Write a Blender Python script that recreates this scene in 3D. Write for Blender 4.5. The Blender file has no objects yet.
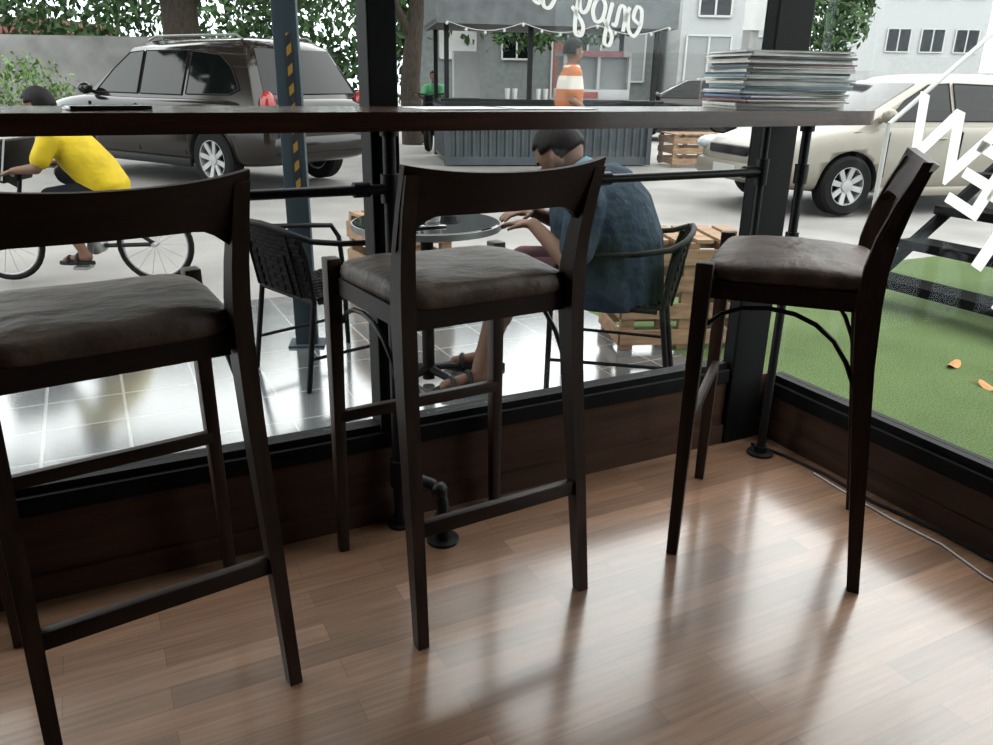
import bpy, bmesh, math, random
from mathutils import Vector, Matrix, Quaternion
random.seed(7)
V=Vector
scene=bpy.context.scene
COL=scene.collection
AL=math.radians(27); CA,SA=math.cos(AL),math.sin(AL)
def S(d,s,z=0.0):
    """street frame (rotated 27 degrees from the room axes): d along the street view, s across"""
    return V((d*SA+s*CA, d*CA-s*SA, z))
G=-0.1
K=.78
# ------------------------------------------------------------------ materials
def nt(name):
    m=bpy.data.materials.new(name); m.use_nodes=True
    n=m.node_tree; b=n.nodes['Principled BSDF']
    return m,n,b
def mat(name,col,rough=.5,metal=0,var=.15,scale=6,bump=0,spec=.5,coat=0,stretch=(1,1,1),detail=4,bd=.01):
    col=[c*K for c in col]
    m,n,b=nt(name)
    tc=n.nodes.new('ShaderNodeTexCoord'); mp=n.nodes.new('ShaderNodeMapping'); mp.inputs['Scale'].default_value=stretch
    no=n.nodes.new('ShaderNodeTexNoise'); no.inputs['Scale'].default_value=scale; no.inputs['Detail'].default_value=detail
    cr=n.nodes.new('ShaderNodeValToRGB')
    lo=[max(0,c*(1-var)) for c in col[:3]]+[1]; hi=[min(1,c*(1+var)) for c in col[:3]]+[1]
    cr.color_ramp.elements[0].position=.3; cr.color_ramp.elements[1].position=.7
    cr.color_ramp.elements[0].color=lo; cr.color_ramp.elements[1].color=hi
    n.links.new(tc.outputs['Object'],mp.inputs[0]); n.links.new(mp.outputs[0],no.inputs['Vector'])
    n.links.new(no.outputs['Fac'],cr.inputs[0]); n.links.new(cr.outputs[0],b.inputs['Base Color'])
    b.inputs['Roughness'].default_value=rough; b.inputs['Metallic'].default_value=metal
    b.inputs['Specular IOR Level'].default_value=spec; b.inputs['Coat Weight'].default_value=coat
    b.inputs['Coat Roughness'].default_value=.08
    if bump:
        bp=n.nodes.new('ShaderNodeBump'); bp.inputs['Strength'].default_value=bump; bp.inputs['Distance'].default_value=bd
        n.links.new(no.outputs['Fac'],bp.inputs['Height']); n.links.new(bp.outputs[0],b.inputs['Normal'])
    return m
def brickmat(name,c1,c2,mortar,bw,rh,ms,rough,offs=.5,grain=0,bump=.0,coat=0,spec=.5,cr_=.15,cior=1.5):
    c1,c2,mortar=[[c*K for c in q] for q in(c1,c2,mortar)]
    m,n,b=nt(name)
    tc=n.nodes.new('ShaderNodeTexCoord'); mp=n.nodes.new('ShaderNodeMapping')
    n.links.new(tc.outputs['Object'],mp.inputs[0])
    bt=n.nodes.new('ShaderNodeTexBrick'); bt.inputs['Scale'].default_value=1
    bt.inputs['Brick Width'].default_value=bw; bt.inputs['Row Height'].default_value=rh; bt.inputs['Mortar Size'].default_value=ms
    bt.offset=offs; bt.inputs['Color1'].default_value=(*c1,1); bt.inputs['Color2'].default_value=(*c2,1); bt.inputs['Mortar'].default_value=(*mortar,1)
    bt.inputs['Mortar Smooth'].default_value=.2
    n.links.new(mp.outputs[0],bt.inputs['Vector'])
    out=bt.outputs['Color']
    if grain:
        mp2=n.nodes.new('ShaderNodeMapping'); mp2.inputs['Scale'].default_value=(1.2,22,1)
        n.links.new(tc.outputs['Object'],mp2.inputs[0])
        no=n.nodes.new('ShaderNodeTexNoise'); no.inputs['Scale'].default_value=4; no.inputs['Detail'].default_value=6
        n.links.new(mp2.outputs[0],no.inputs['Vector'])
        mx=n.nodes.new('ShaderNodeMixRGB'); mx.blend_type='OVERLAY'; mx.inputs[0].default_value=grain
        n.links.new(out,mx.inputs[1]); n.links.new(no.outputs['Fac'],mx.inputs[2]); out=mx.outputs[0]
    n.links.new(out,b.inputs['Base Color'])
    b.inputs['Roughness'].default_value=rough; b.inputs['Coat Weight'].default_value=coat; b.inputs['Coat Roughness'].default_value=cr_
    b.inputs['Coat IOR'].default_value=cior
    b.inputs['Specular IOR Level'].default_value=spec
    if bump:
        bp=n.nodes.new('ShaderNodeBump'); bp.inputs['Strength'].default_value=bump; bp.inputs['Distance'].default_value=.004; bp.invert=True
        n.links.new(bt.outputs['Fac'],bp.inputs['Height']); n.links.new(bp.outputs[0],b.inputs['Normal'])
    return m
def glassmat(name,tint,refl):
    m=bpy.data.materials.new(name); m.use_nodes=True; n=m.node_tree; n.nodes.clear()
    o=n.nodes.new('ShaderNodeOutputMaterial'); t=n.nodes.new('ShaderNodeBsdfTransparent'); g=n.nodes.new('ShaderNodeBsdfGlossy')
    t.inputs[0].default_value=(*tint,1); g.inputs['Roughness'].default_value=.02; g.inputs[0].default_value=(.9,.95,1,1)
    x=n.nodes.new('ShaderNodeMixShader'); x.inputs[0].default_value=refl
    n.links.new(t.outputs[0],x.inputs[1]); n.links.new(g.outputs[0],x.inputs[2]); n.links.new(x.outputs[0],o.inputs[0])
    return m
def vinylmat(name,clear):
    m=bpy.data.materials.new(name); m.use_nodes=True; n=m.node_tree; n.nodes.clear()
    o=n.nodes.new('ShaderNodeOutputMaterial'); t=n.nodes.new('ShaderNodeBsdfTranslucent'); g=n.nodes.new('ShaderNodeBsdfTransparent')
    no=n.nodes.new('ShaderNodeTexNoise'); no.inputs['Scale'].default_value=8; cr=n.nodes.new('ShaderNodeValToRGB')
    cr.color_ramp.elements[0].color=(.66,.66,.64,1); cr.color_ramp.elements[1].color=(.76,.76,.74,1)
    n.links.new(no.outputs['Fac'],cr.inputs[0]); n.links.new(cr.outputs[0],t.inputs[0])
    x=n.nodes.new('ShaderNodeMixShader'); x.inputs[0].default_value=clear
    n.links.new(t.outputs[0],x.inputs[1]); n.links.new(g.outputs[0],x.inputs[2]); n.links.new(x.outputs[0],o.inputs[0])
    return m
M={}
M['wood']=mat('dark_walnut_wood',(.027,.013,.008),.5,var=.45,scale=9,stretch=(6,6,.7),spec=.25)
M['woodx']=mat('dark_walnut_crosswise',(.020,.010,.007),.52,var=.4,scale=9,stretch=(.7,6,6),spec=.22)
M['vinyl']=mat('worn_brown_vinyl',(.095,.064,.048),.52,var=.48,scale=9,bump=1.0,spec=.34,detail=9,bd=.015,stretch=(1,1.5,1))
M['black']=mat('black_painted_steel',(.007,.007,.008),.5,var=.2,spec=.2)
M['tabletop']=mat('smoked_glass_table_top',(.006,.007,.008),.06,var=.1,spec=.5)
M['steps']=mat('matt_black_steel_plate',(.0045,.0045,.005),.9,var=.2,spec=.04)
M['pipe']=mat('black_iron_pipe',(.006,.006,.007),.45,metal=0,var=.25,scale=20,spec=.22)
M['frame']=mat('black_window_frame',(.003,.003,.0035),.6,var=.2,spec=.12)
M['bartop']=mat('varnished_brown_bar_top',(.045,.019,.012),.22,var=.4,scale=5,stretch=(.6,8,8),coat=.2,spec=.4)
M['floor']=brickmat('laminate_planks',(.285,.160,.098),(.150,.080,.047),(.08,.042,.026),.55,.068,.0006,.36,offs=.37,grain=.6,coat=1,cr_=.18,cior=1.64,spec=.3)
M['knee']=mat('brown_wood_panel',(.055,.028,.018),.6,var=.3,scale=4,stretch=(.6,.6,8),spec=.15)
M['plaster']=mat('dark_painted_plaster',(.08,.068,.06),.85,var=.06)
M['ceil']=mat('dark_ceiling_paint',(.10,.09,.085),.85,var=.04)
M['skyblock']=mat('sky_blocker_grey',(.06,.06,.055),.85,var=.1)  # for the added block above the room, dark in car reflections
M['tile']=brickmat('grey_glazed_tile',(.085,.09,.095),(.12,.125,.13),(.24,.25,.25),.30,.30,.006,.14,offs=0,bump=.3,coat=.8)
M['street']=mat('concrete_street',(.21,.20,.19),.8,var=.22,scale=1.3,detail=8)
M['kerb']=mat('kerb_concrete',(.20,.20,.19),.8,var=.15)
M['glass']=glassmat('clear_window_glass',(.96,.98,.97),.010)
M['carglass']=mat('dark_car_glass',(.003,.004,.004),.04,var=.1,spec=.2)
M['suv']=mat('dark_bronze_car_paint',(.012,.009,.0075),.12,metal=.0,var=.05,spec=.40)
M['champagne']=mat('silver_beige_car_paint',(.185,.165,.130),.35,metal=.1,var=.04,coat=.2)
M['tyre']=mat('tyre_rubber',(.008,.008,.008),.85,var=.2,scale=30,spec=.12)
M['rim']=mat('alloy_rim',(.34,.34,.34),.4,metal=.3,var=.06)
M['redlamp']=mat('red_lamp_lens',(.24,.014,.01),.15,var=.1)
M['clearlamp']=mat('clear_lamp_lens',(.34,.36,.37),.12,var=.05)
M['plate']=mat('white_plate',(.4,.4,.38),.5,var=.03)
M['blackplast']=mat('black_plastic',(.006,.006,.006),.6,var=.2,spec=.18)
M['skin']=mat('tan_skin',(.15,.078,.050),.6,var=.1,scale=20,spec=.25)
M['hair']=mat('black_hair',(.004,.0035,.003),.65,var=.4,scale=50,stretch=(1,1,.3),bump=.3,spec=.15)
M['navy']=mat('slate_blue_cotton',(.020,.032,.045),.9,var=.35,scale=10,bump=1,spec=.1,bd=.03)
M['collar']=mat('pale_teal_collar_cotton',(.085,.15,.175),.85,var=.15,scale=18,spec=.1)
M['yellow']=mat('yellow_jersey',(.46,.33,.008),.7,var=.15,scale=9,bump=.6,spec=.2,bd=.03)
M['pink']=mat('plum_cotton',(.11,.055,.065),.9,var=.12,scale=20,spec=.1)
M['dark']=mat('dark_cotton',(.010,.010,.013),.85,var=.2,scale=20,spec=.1)
M['greenvest']=mat('green_jacket',(.02,.20,.07),.6,var=.1)
M['eye']=mat('eye_white',(.4,.38,.36),.3,var=.03)
M['lip']=mat('lip_skin',(.14,.055,.04),.5,var=.05)
M['rubber']=mat('sandal_rubber',(.012,.012,.013),.7,var=.2,spec=.15)
M['wicker']=mat('black_rattan_weave',(.006,.005,.005),.8,var=.4,scale=60,spec=.06)
M['rattanframe']=mat('black_rattan_chair_tube',(.005,.0045,.0045),.6,var=.2,scale=30,spec=.12)
M['pallet']=mat('pine_pallet_wood',(.26,.165,.10),.75,var=.35,scale=7,stretch=(1,5,5),spec=.15)
M['post']=mat('blue_grey_painted_steel',(.035,.052,.064),.55,var=.15,spec=.25)
M['corr']=mat('slate_container_steel',(.052,.062,.069),.55,var=.2,scale=3,spec=.3)
M['canopy']=mat('pale_grey_canopy_steel',(.115,.122,.126),.6,var=.2,spec=.2)
M['white']=mat('white_paint',(.42,.42,.41),.6,var=.05)
M['vinylw']=vinylmat('white_translucent_vinyl',.12)
M['vinyls']=vinylmat('thin_white_script_vinyl',.35)
M['wallgrey']=mat('weathered_concrete_wall',(.17,.165,.16),.85,var=.3,scale=1.5,detail=8)
M['bldg']=mat('white_rendered_building',(.34,.35,.35),.8,var=.1)
M['bldg3']=mat('grey_green_rendered_building',(.13,.145,.14),.8,var=.15)
M['bldg2']=mat('brick_red_building',(.17,.055,.04),.8,var=.1)
M['shutter']=mat('grey_shutter',(.2,.21,.21),.6,var=.08)
M['bark']=mat('tree_bark',(.05,.04,.032),.9,var=.35,scale=10,stretch=(4,4,.6),bump=.5,spec=.1)
M['leaf']=mat('green_leaves',(.030,.070,.018),.65,var=.6,scale=1.2,spec=.3)
M['leaf2']=mat('bright_hedge_leaves',(.09,.18,.03),.6,var=.5,scale=2)
M['dryleaf']=mat('fallen_orange_leaf',(.36,.16,.035),.7,var=.25,scale=20)
M['paper']=mat('white_paper',(.85,.85,.82),.75,var=.1,scale=40)
M['phone']=mat('phone_glass',(.01,.01,.012),.1,var=.1,coat=.3)
M['alum']=mat('brushed_aluminium',(.25,.25,.25),.35,metal=.6,var=.1)
M['cupw']=mat('white_ceramic',(.5,.5,.48),.2,var=.03)
M['whitecable']=mat('white_cable_sheath',(.5,.5,.48),.5,var=.05)
M['bulb']=mat('frosted_bulb_glass',(.5,.5,.47),.3,var=.05)
def stripemat(name,c1,c2,scale,rot,pos=.5):
    m,n,b=nt(name)
    tc=n.nodes.new('ShaderNodeTexCoord'); mp=n.nodes.new('ShaderNodeMapping'); mp.inputs['Rotation'].default_value=rot
    w=n.nodes.new('ShaderNodeTexWave'); w.inputs['Scale'].default_value=scale; w.bands_direction='Z'
    cr=n.nodes.new('ShaderNodeValToRGB'); cr.color_ramp.interpolation='CONSTANT'
    cr.color_ramp.elements[0].color=(*c1,1); cr.color_ramp.elements[1].color=(*c2,1); cr.color_ramp.elements[1].position=pos
    n.links.new(tc.outputs['Object'],mp.inputs[0]); n.links.new(mp.outputs[0],w.inputs[0]); n.links.new(w.outputs['Fac'],cr.inputs[0]); n.links.new(cr.outputs[0],b.inputs['Base Color'])
    b.inputs['Roughness'].default_value=.6
    return m
M['stripe']=stripemat('yellow_black_warning_stripe',(.008,.008,.008),(.24,.13,.015),5,(0,.75,0),.55)
def vendormat():
    # white upper body, orange lower panel and hem
    m,n,b=nt('orange_and_white_shirt')
    tc=n.nodes.new('ShaderNodeTexCoord'); sx=n.nodes.new('ShaderNodeSeparateXYZ'); cr=n.nodes.new('ShaderNodeValToRGB'); cr.color_ramp.interpolation='CONSTANT'
    cr.color_ramp.elements[0].color=(.26,.075,.015,1); cr.color_ramp.elements[1].color=(.40,.37,.33,1); cr.color_ramp.elements[1].position=.60
    e=cr.color_ramp.elements.new(.82); e.color=(.26,.075,.015,1)
    n.links.new(tc.outputs['Generated'],sx.inputs[0]); n.links.new(sx.outputs['Z'],cr.inputs[0]); n.links.new(cr.outputs[0],b.inputs['Base Color']); b.inputs['Roughness'].default_value=.8
    return m
M['shirt3']=vendormat()
def turfmat():
    m,n,b=nt('artificial_turf_green')
    tc=n.nodes.new('ShaderNodeTexCoord'); a=n.nodes.new('ShaderNodeTexNoise'); a.inputs['Scale'].default_value=110; a.inputs['Detail'].default_value=4
    c=n.nodes.new('ShaderNodeTexNoise'); c.inputs['Scale'].default_value=2.0; c.inputs['Detail'].default_value=3
    ad=n.nodes.new('ShaderNodeMath'); ad.operation='MULTIPLY_ADD'; ad.inputs[1].default_value=.35
    cr=n.nodes.new('ShaderNodeValToRGB'); cr.color_ramp.elements[0].position=.45; cr.color_ramp.elements[1].position=.85
    cr.color_ramp.elements[0].color=(.040,.062,.024,1); cr.color_ramp.elements[1].color=(.095,.130,.055,1)
    n.links.new(tc.outputs['Object'],a.inputs['Vector']); n.links.new(tc.outputs['Object'],c.inputs['Vector'])
    n.links.new(c.outputs['Fac'],ad.inputs[0]); n.links.new(a.outputs['Fac'],ad.inputs[2]); n.links.new(ad.outputs[0],cr.inputs[0])
    n.links.new(cr.outputs[0],b.inputs['Base Color']); b.inputs['Roughness'].default_value=.95; b.inputs['Specular IOR Level'].default_value=.05
    bp=n.nodes.new('ShaderNodeBump'); bp.inputs['Strength'].default_value=.8; bp.inputs['Distance'].default_value=.015
    n.links.new(a.outputs['Fac'],bp.inputs['Height']); n.links.new(bp.outputs[0],b.inputs['Normal'])
    return m
M['turf']=turfmat()

# ------------------------------------------------------------------ mesh builder
def basis(axis,side=None):
    z=axis.normalized()
    if side is None: side=V((1,0,0)) if abs(z.x)<.9 else V((0,1,0))
    y=z.cross(side)
    if y.length<1e-5: y=z.cross(V((0,0,1)) if abs(z.z)<.9 else V((0,1,0)))
    y.normalize(); x=y.cross(z).normalized()
    return x,y,z
class B:
    def __init__(s): s.bm=bmesh.new(); s.mi=0
    def face(s,vs):
        try: f=s.bm.faces.new(vs); f.material_index=s.mi; return f
        except ValueError: return None
    def box(s,c,size,rot=None,bev=0):
        c=V(c); hx,hy,hz=[a/2 for a in size]
        R=rot if rot is not None else Matrix.Identity(3)
        vs=[s.bm.verts.new(c+R@V((x*hx,y*hy,z*hz))) for x in(-1,1) for y in(-1,1) for z in(-1,1)]
        fs=[s.face([vs[i] for i in q]) for q in((0,1,3,2),(4,6,7,5),(0,4,5,1),(2,3,7,6),(0,2,6,4),(1,5,7,3))]
        if bev:
            es=list({e for f in fs for e in f.edges})
            r=bmesh.ops.bevel(s.bm,geom=es,offset=bev,segments=2,affect='EDGES',profile=.5)
            for f in r['faces']: f.material_index=s.mi
    def box2(s,a,b,bev=0):
        s.box([(a[i]+b[i])/2 for i in range(3)],[abs(b[i]-a[i]) for i in range(3)],bev=bev)
    def beam(s,p0,p1,s0,s1=None,side=None,bev=0):
        p0,p1=V(p0),V(p1); s1=s1 or s0
        x,y,z=basis(p1-p0,V(side) if side else None)
        rings=[]
        for p,(w,d) in((p0,s0),(p1,s1)):
            rings.append([s.bm.verts.new(p+x*a*w/2+y*b*d/2) for a,b in((-1,-1),(1,-1),(1,1),(-1,1))])
        fs=[s.face(rings[0][::-1]),s.face(rings[1])]
        for i in range(4): fs.append(s.face([rings[0][i],rings[0][(i+1)%4],rings[1][(i+1)%4],rings[1][i]]))
        if bev:
            es=list({e for f in fs for e in f.edges})
            r=bmesh.ops.bevel(s.bm,geom=es,offset=bev,segments=2,affect='EDGES',profile=.5)
            for f in r['faces']: f.material_index=s.mi
    def loft(s,rings,closed=True,cap=True):
        rv=[[s.bm.verts.new(p) for p in r] for r in rings]
        n=len(rv[0])
        for a,b in zip(rv,rv[1:]):
            for i in range(n if closed else n-1):
                s.face([a[i],a[(i+1)%n],b[(i+1)%n],b[i]])
        if cap: s.face(rv[0][::-1]); s.face(rv[-1])
        return rv
    def tube(s,pts,r,seg=10,cap=True,flat=1.0,side=None):
        pts=[V(p) for p in pts]; rs=r if isinstance(r,(list,tuple)) else [r]*len(pts)
        rings=[]; sx=V(side) if side else None
        for i,p in enumerate(pts):
            d=(pts[min(i+1,len(pts)-1)]-pts[max(i-1,0)])
            x,y,z=basis(d,sx); sx=x
            rings.append([p+(x*math.cos(t)+y*math.sin(t)*flat)*rs[i] for t in[2*math.pi*k/seg for k in range(seg)]])
        s.loft(rings,cap=cap)
    def lathe(s,prof,c=(0,0,0),axis='Z',seg=24,cap=True):
        c=V(c); rings=[]
        for r,h in prof:
            ring=[]
            for k in range(seg):
                t=2*math.pi*k/seg; a,b=r*math.cos(t),r*math.sin(t)
                ring.append(c+(V((a,b,h)) if axis=='Z' else V((a,h,b)) if axis=='Y' else V((h,a,b))))
            rings.append(ring)
        s.loft(rings,cap=cap)
    def ball(s,c,r,R=None,seg=14):
        r=V(r) if isinstance(r,(tuple,list,Vector)) else V((r,r,r))
        m=Matrix.Translation(V(c))@((R if R is not None else Matrix.Identity(3)).to_4x4())@Matrix.Diagonal((r.x,r.y,r.z,1))
        g=bmesh.ops.create_uvsphere(s.bm,u_segments=seg,v_segments=max(6,seg*2//3),radius=1,matrix=m)
        for v in g['verts']:
            for f in v.link_faces: f.material_index=s.mi
    def limb(s,p0,r0,p1,r1,seg=12):
        p0,p1=V(p0),V(p1)
        x,y,z=basis(p1-p0)
        s.loft([[p+(x*math.cos(t)+y*math.sin(t))*r for t in[2*math.pi*k/seg for k in range(seg)]] for p,r in((p0,r0),(p1,r1))])
        s.ball(p0,r0,seg=seg); s.ball(p1,r1,seg=seg)
    def prism(s,poly,depth_vec):
        a=[V(p) for p in poly]; d=V(depth_vec)
        s.loft([a,[p+d for p in a]])
    def fin(s,name,mats,parent=None,smooth=True,ang=38):
        bmesh.ops.recalc_face_normals(s.bm,faces=s.bm.faces)
        if smooth:
            for f in s.bm.faces: f.smooth=True
            lim=math.radians(ang)
            for e in s.bm.edges:
                if len(e.link_faces)==2 and e.calc_face_angle(0)>lim: e.smooth=False
        me=bpy.data.meshes.new(name); s.bm.to_mesh(me); s.bm.free()
        for m in (mats if isinstance(mats,(list,tuple)) else [mats]): me.materials.append(M[m] if isinstance(m,str) else m)
        o=bpy.data.objects.new(name,me); COL.objects.link(o)
        if parent: o.parent=parent
        return o
def tag(o,label,cat,group=None,kind=None):
    if label: o['label']=label
    if cat: o['category']=cat
    if group: o['group']=group
    if kind: o['kind']=kind
    return o
def thing(name,label,cat,loc=(0,0,0),rot=0,group=None):
    o=bpy.data.objects.new(name,None); o.empty_display_size=.1; COL.objects.link(o)
    o.location=loc; o.rotation_euler=(0,0,rot)
    return tag(o,label,cat,group)
def evalmesh(o,mods):
    for t,kw in mods:
        m=o.modifiers.new(t,t)
        for k,v in kw.items(): setattr(m,k,v)
    bpy.context.view_layer.update()
    dg=bpy.context.evaluated_depsgraph_get()
    me=bpy.data.meshes.new_from_object(o.evaluated_get(dg),depsgraph=dg)
    o.modifiers.clear(); o.data=me; me.name=o.name
    for p in me.polygons: p.use_smooth=True
    return o
def copy_thing(root,loc,rot,label=None):
    c=root.copy(); COL.objects.link(c); c.location=loc; c.rotation_euler=(0,0,rot)
    if label: c['label']=label
    def rec(a,b):
        for ch in list(a.children):
            k=ch.copy(); COL.objects.link(k); k.parent=b; k.matrix_parent_inverse=ch.matrix_parent_inverse.copy(); rec(ch,k)
    rec(root,c); return c
def struct(name,b_,mats,smooth=False):
    o=b_.fin(name,mats,smooth=smooth); o['kind']='structure'; return o

# ------------------------------------------------------------------ room shell
XL,XR,YB,YF,HC=-3.6,2.10,-3.4,1.95,2.75
b=B(); b.box2((XL,YB,-.05),(XR,YF,0)); struct('floor',b,'floor')
b=B(); b.box2((XL-.1,YB-.1,HC),(XR+.12,YF+.12,HC+.08)); struct('ceiling',b,'ceil')
b=B(); b.box2((XL-.1,YB-.1,HC+.08),(XR+.12,YF+.12,7.5)); struct('wall_sky_blocker',b,'skyblock')  # unseen block added above the ceiling to keep sky out of car reflections
b=B(); b.box2((XL-.1,YB-.1,-.1),(XL,YF+.12,HC)); struct('wall_left',b,'plaster')
b=B(); b.box2((XL,YB-.1,-.1),(XR+.1,YB,HC)); struct('wall_back',b,'plaster')
b=B(); b.box2((XL,YF,-.1),(XR,YF+.09,.235)); b.box2((XL,YF,2.55),(XR,YF+.09,HC)); b.box2((XL,YF,.235),(-1.6,YF+.09,2.55)); struct('wall_front',b,'knee')  # solid stretch left of the window is added, unseen, to cut incoming light
b=B(); b.box2((XR,YB,-.1),(XR+.09,YF+.09,.165)); b.box2((XR,YB,2.55),(XR+.09,YF+.09,HC)); b.box2((XR,YB,.165),(XR+.09,0.2,2.55)); struct('wall_right',b,'knee')  # last box: unseen solid wall added to stop light from behind the camera
b=B(); b.box2((XL,YF-.012,0),(XR-.012,YF,.07)); struct('baseboard_front',b,'knee')
b=B(); b.box2((XR-.012,YB,0),(XR,YF-.012,.07)); struct('baseboard_right',b,'knee')
b=B()
b.box2((-1.6,YF-.015,.235),(1.90,YF+.075,.285),bev=.004)
b.box2((-1.6,YF,.285),(1.90,YF+.05,.305))
b.box2((-1.6,YF,2.48),(1.90,YF+.07,2.55))
for x in (.63,-1.6): b.box2((x,YF-.012,.285),(x+.075,YF+.07,2.48),bev=.004)
struct('trim_1',b,'frame')
b=B(); b.box2((XR-.015,.2,.165),(XR+.075,1.935,.215),bev=.004); b.box2((XR,.2,.215),(XR+.05,1.935,.24)); b.box2((XR,.2,2.48),(XR+.07,1.9,2.55))
b.box2((XR-.02,.2,.24),(XR+.07,.27,2.48))
struct('trim_2',b,'frame')
b=B(); b.box2((1.905,1.930,0),(2.055,1.985,2.55),bev=.006); struct('trim_3',b,'frame')
b=B(); b.box2((-1.53,YF+.025,.305),(1.905,YF+.031,2.48)); struct('window_1',b,'glass')
b=B(); b.box2((XR+.025,.27,.24),(XR+.031,1.95,2.48)); struct('window_2',b,'glass')

# ------------------------------------------------------------------ ground outside
b=B(); b.box2((-60,1.95,G-.1),(70,70,G-.02)); b.box2((2.19,-30,G-.1),(70,1.95,G-.02)); tag(b.fin('street',['street'],smooth=False),'pale worn concrete street beyond the patio','street',kind='structure')
b=B(); b.box2((-9,2.04,G-.05),(2.6,4.95,G)); tag(b.fin('patio_floor',['tile'],smooth=False),'glossy grey square tiled patio outside the window','patio floor',kind='structure')
b=B(); b.box2((2.6,2.05,G-.05),(6.6,4.15,G)); b.box2((2.19,-6,G-.05),(6.6,2.05,G)); tag(b.fin('turf',['turf'],smooth=False),'green artificial turf beside the tiled patio','artificial turf',kind='structure')

# ------------------------------------------------------------------ bar counter
root=thing('bar_counter','long dark brown wooden window bar on black pipe supports','bar counter')
b=B()
y0,y1,xe,r=1.60,1.93,2.02,.05
poly=[(XL+.01,y0),(xe-r,y0)]+[(xe-r+r*math.sin(t),y0+r-r*math.cos(t)) for t in[math.pi/2*k/6 for k in range(1,7)]]+[(xe,y1-.015),(1.89,y1-.015),(1.89,y1),(XL+.01,y1)]
b.loft([[V((x,y,z)) for x,y in poly] for z in(1.115,1.153)]); b.fin('counter_top',['bartop'],root,smooth=True,ang=50)
def flange(b,c,up=1,r=.045):
    c=V(c); b.lathe([(.001,0),(r,0),(r,.008*up),(.022,.010*up),(.022,.03*up),(.001,.03*up)],c,seg=20)
b=B(); P0=V((1.970,1.815,0)); b.tube([P0,P0+V((0,0,1.11))],.0145,12); flange(b,P0); flange(b,P0+V((0,0,1.115)),-1)
for z in(.93,.72,.60): b.tube([P0+V((0,0,z)),P0+V((0,0,z+.06))],.021,12)
b.fin('support_pole',['pipe'],root)
b=B(); P1=V((.665,1.905,0)); b.tube([P1,P1+V((0,0,1.11))],.0165,12); flange(b,P1,r=.036); flange(b,P1+V((0,0,1.115)),-1,r=.036)
b.tube([P1+V((0,0,.925)),P1+V((0,0,.995))],.024,12); b.tube([P1+V((0,0,.13)),P1+V((0,0,.21))],.024,12)
b.fin('support_pole',['pipe'],root)
b=B(); P2=V((.745,1.775,0)); flange(b,P2)
b.tube([P2,P2+V((0,0,.12)),P2+V((-.004,.006,.15)),P2+V((-.02,.025,.168)),P1+V((0,0,.17))],.017,12)
b.tube([P2+V((0,0,.04)),P2+V((0,0,.085))],.023,12); b.ball(P2+V((-.006,.01,.155)),.025)
b.fin('pipe_foot',['pipe'],root)
b=B(); b.tube([(XL+.02,1.905,.96),(1.89,1.895,.96)],.0125,12)
for x in(-1.2,.59,.74,1.3,1.84): b.tube([(x-.02,1.903,.96),(x+.02,1.903,.96)],.019,12)
b.fin('pipe_rail',['pipe'],root)
b=B(); b.tube([(1.885,1.895,.72),(1.885,1.895,1.112)],.0125,12); b.tube([(1.885,1.895,.92),(1.885,1.895,1.0)],.02,12)
b.tube([(1.885,1.895,.74),(1.970,1.815,.74)],.0125,10); b.fin('pipe_brace',['pipe'],root)
b=B(); b.tube([(1.5,1.72,1.111),(1.54,1.74,1.095),(1.6,1.77,1.09),(1.67,1.8,1.1),(1.69,1.82,1.111)],.003,6)
tag(b.fin('power_cable',['blackplast']),'thin black cable drooping under the bar counter','cable')

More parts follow.
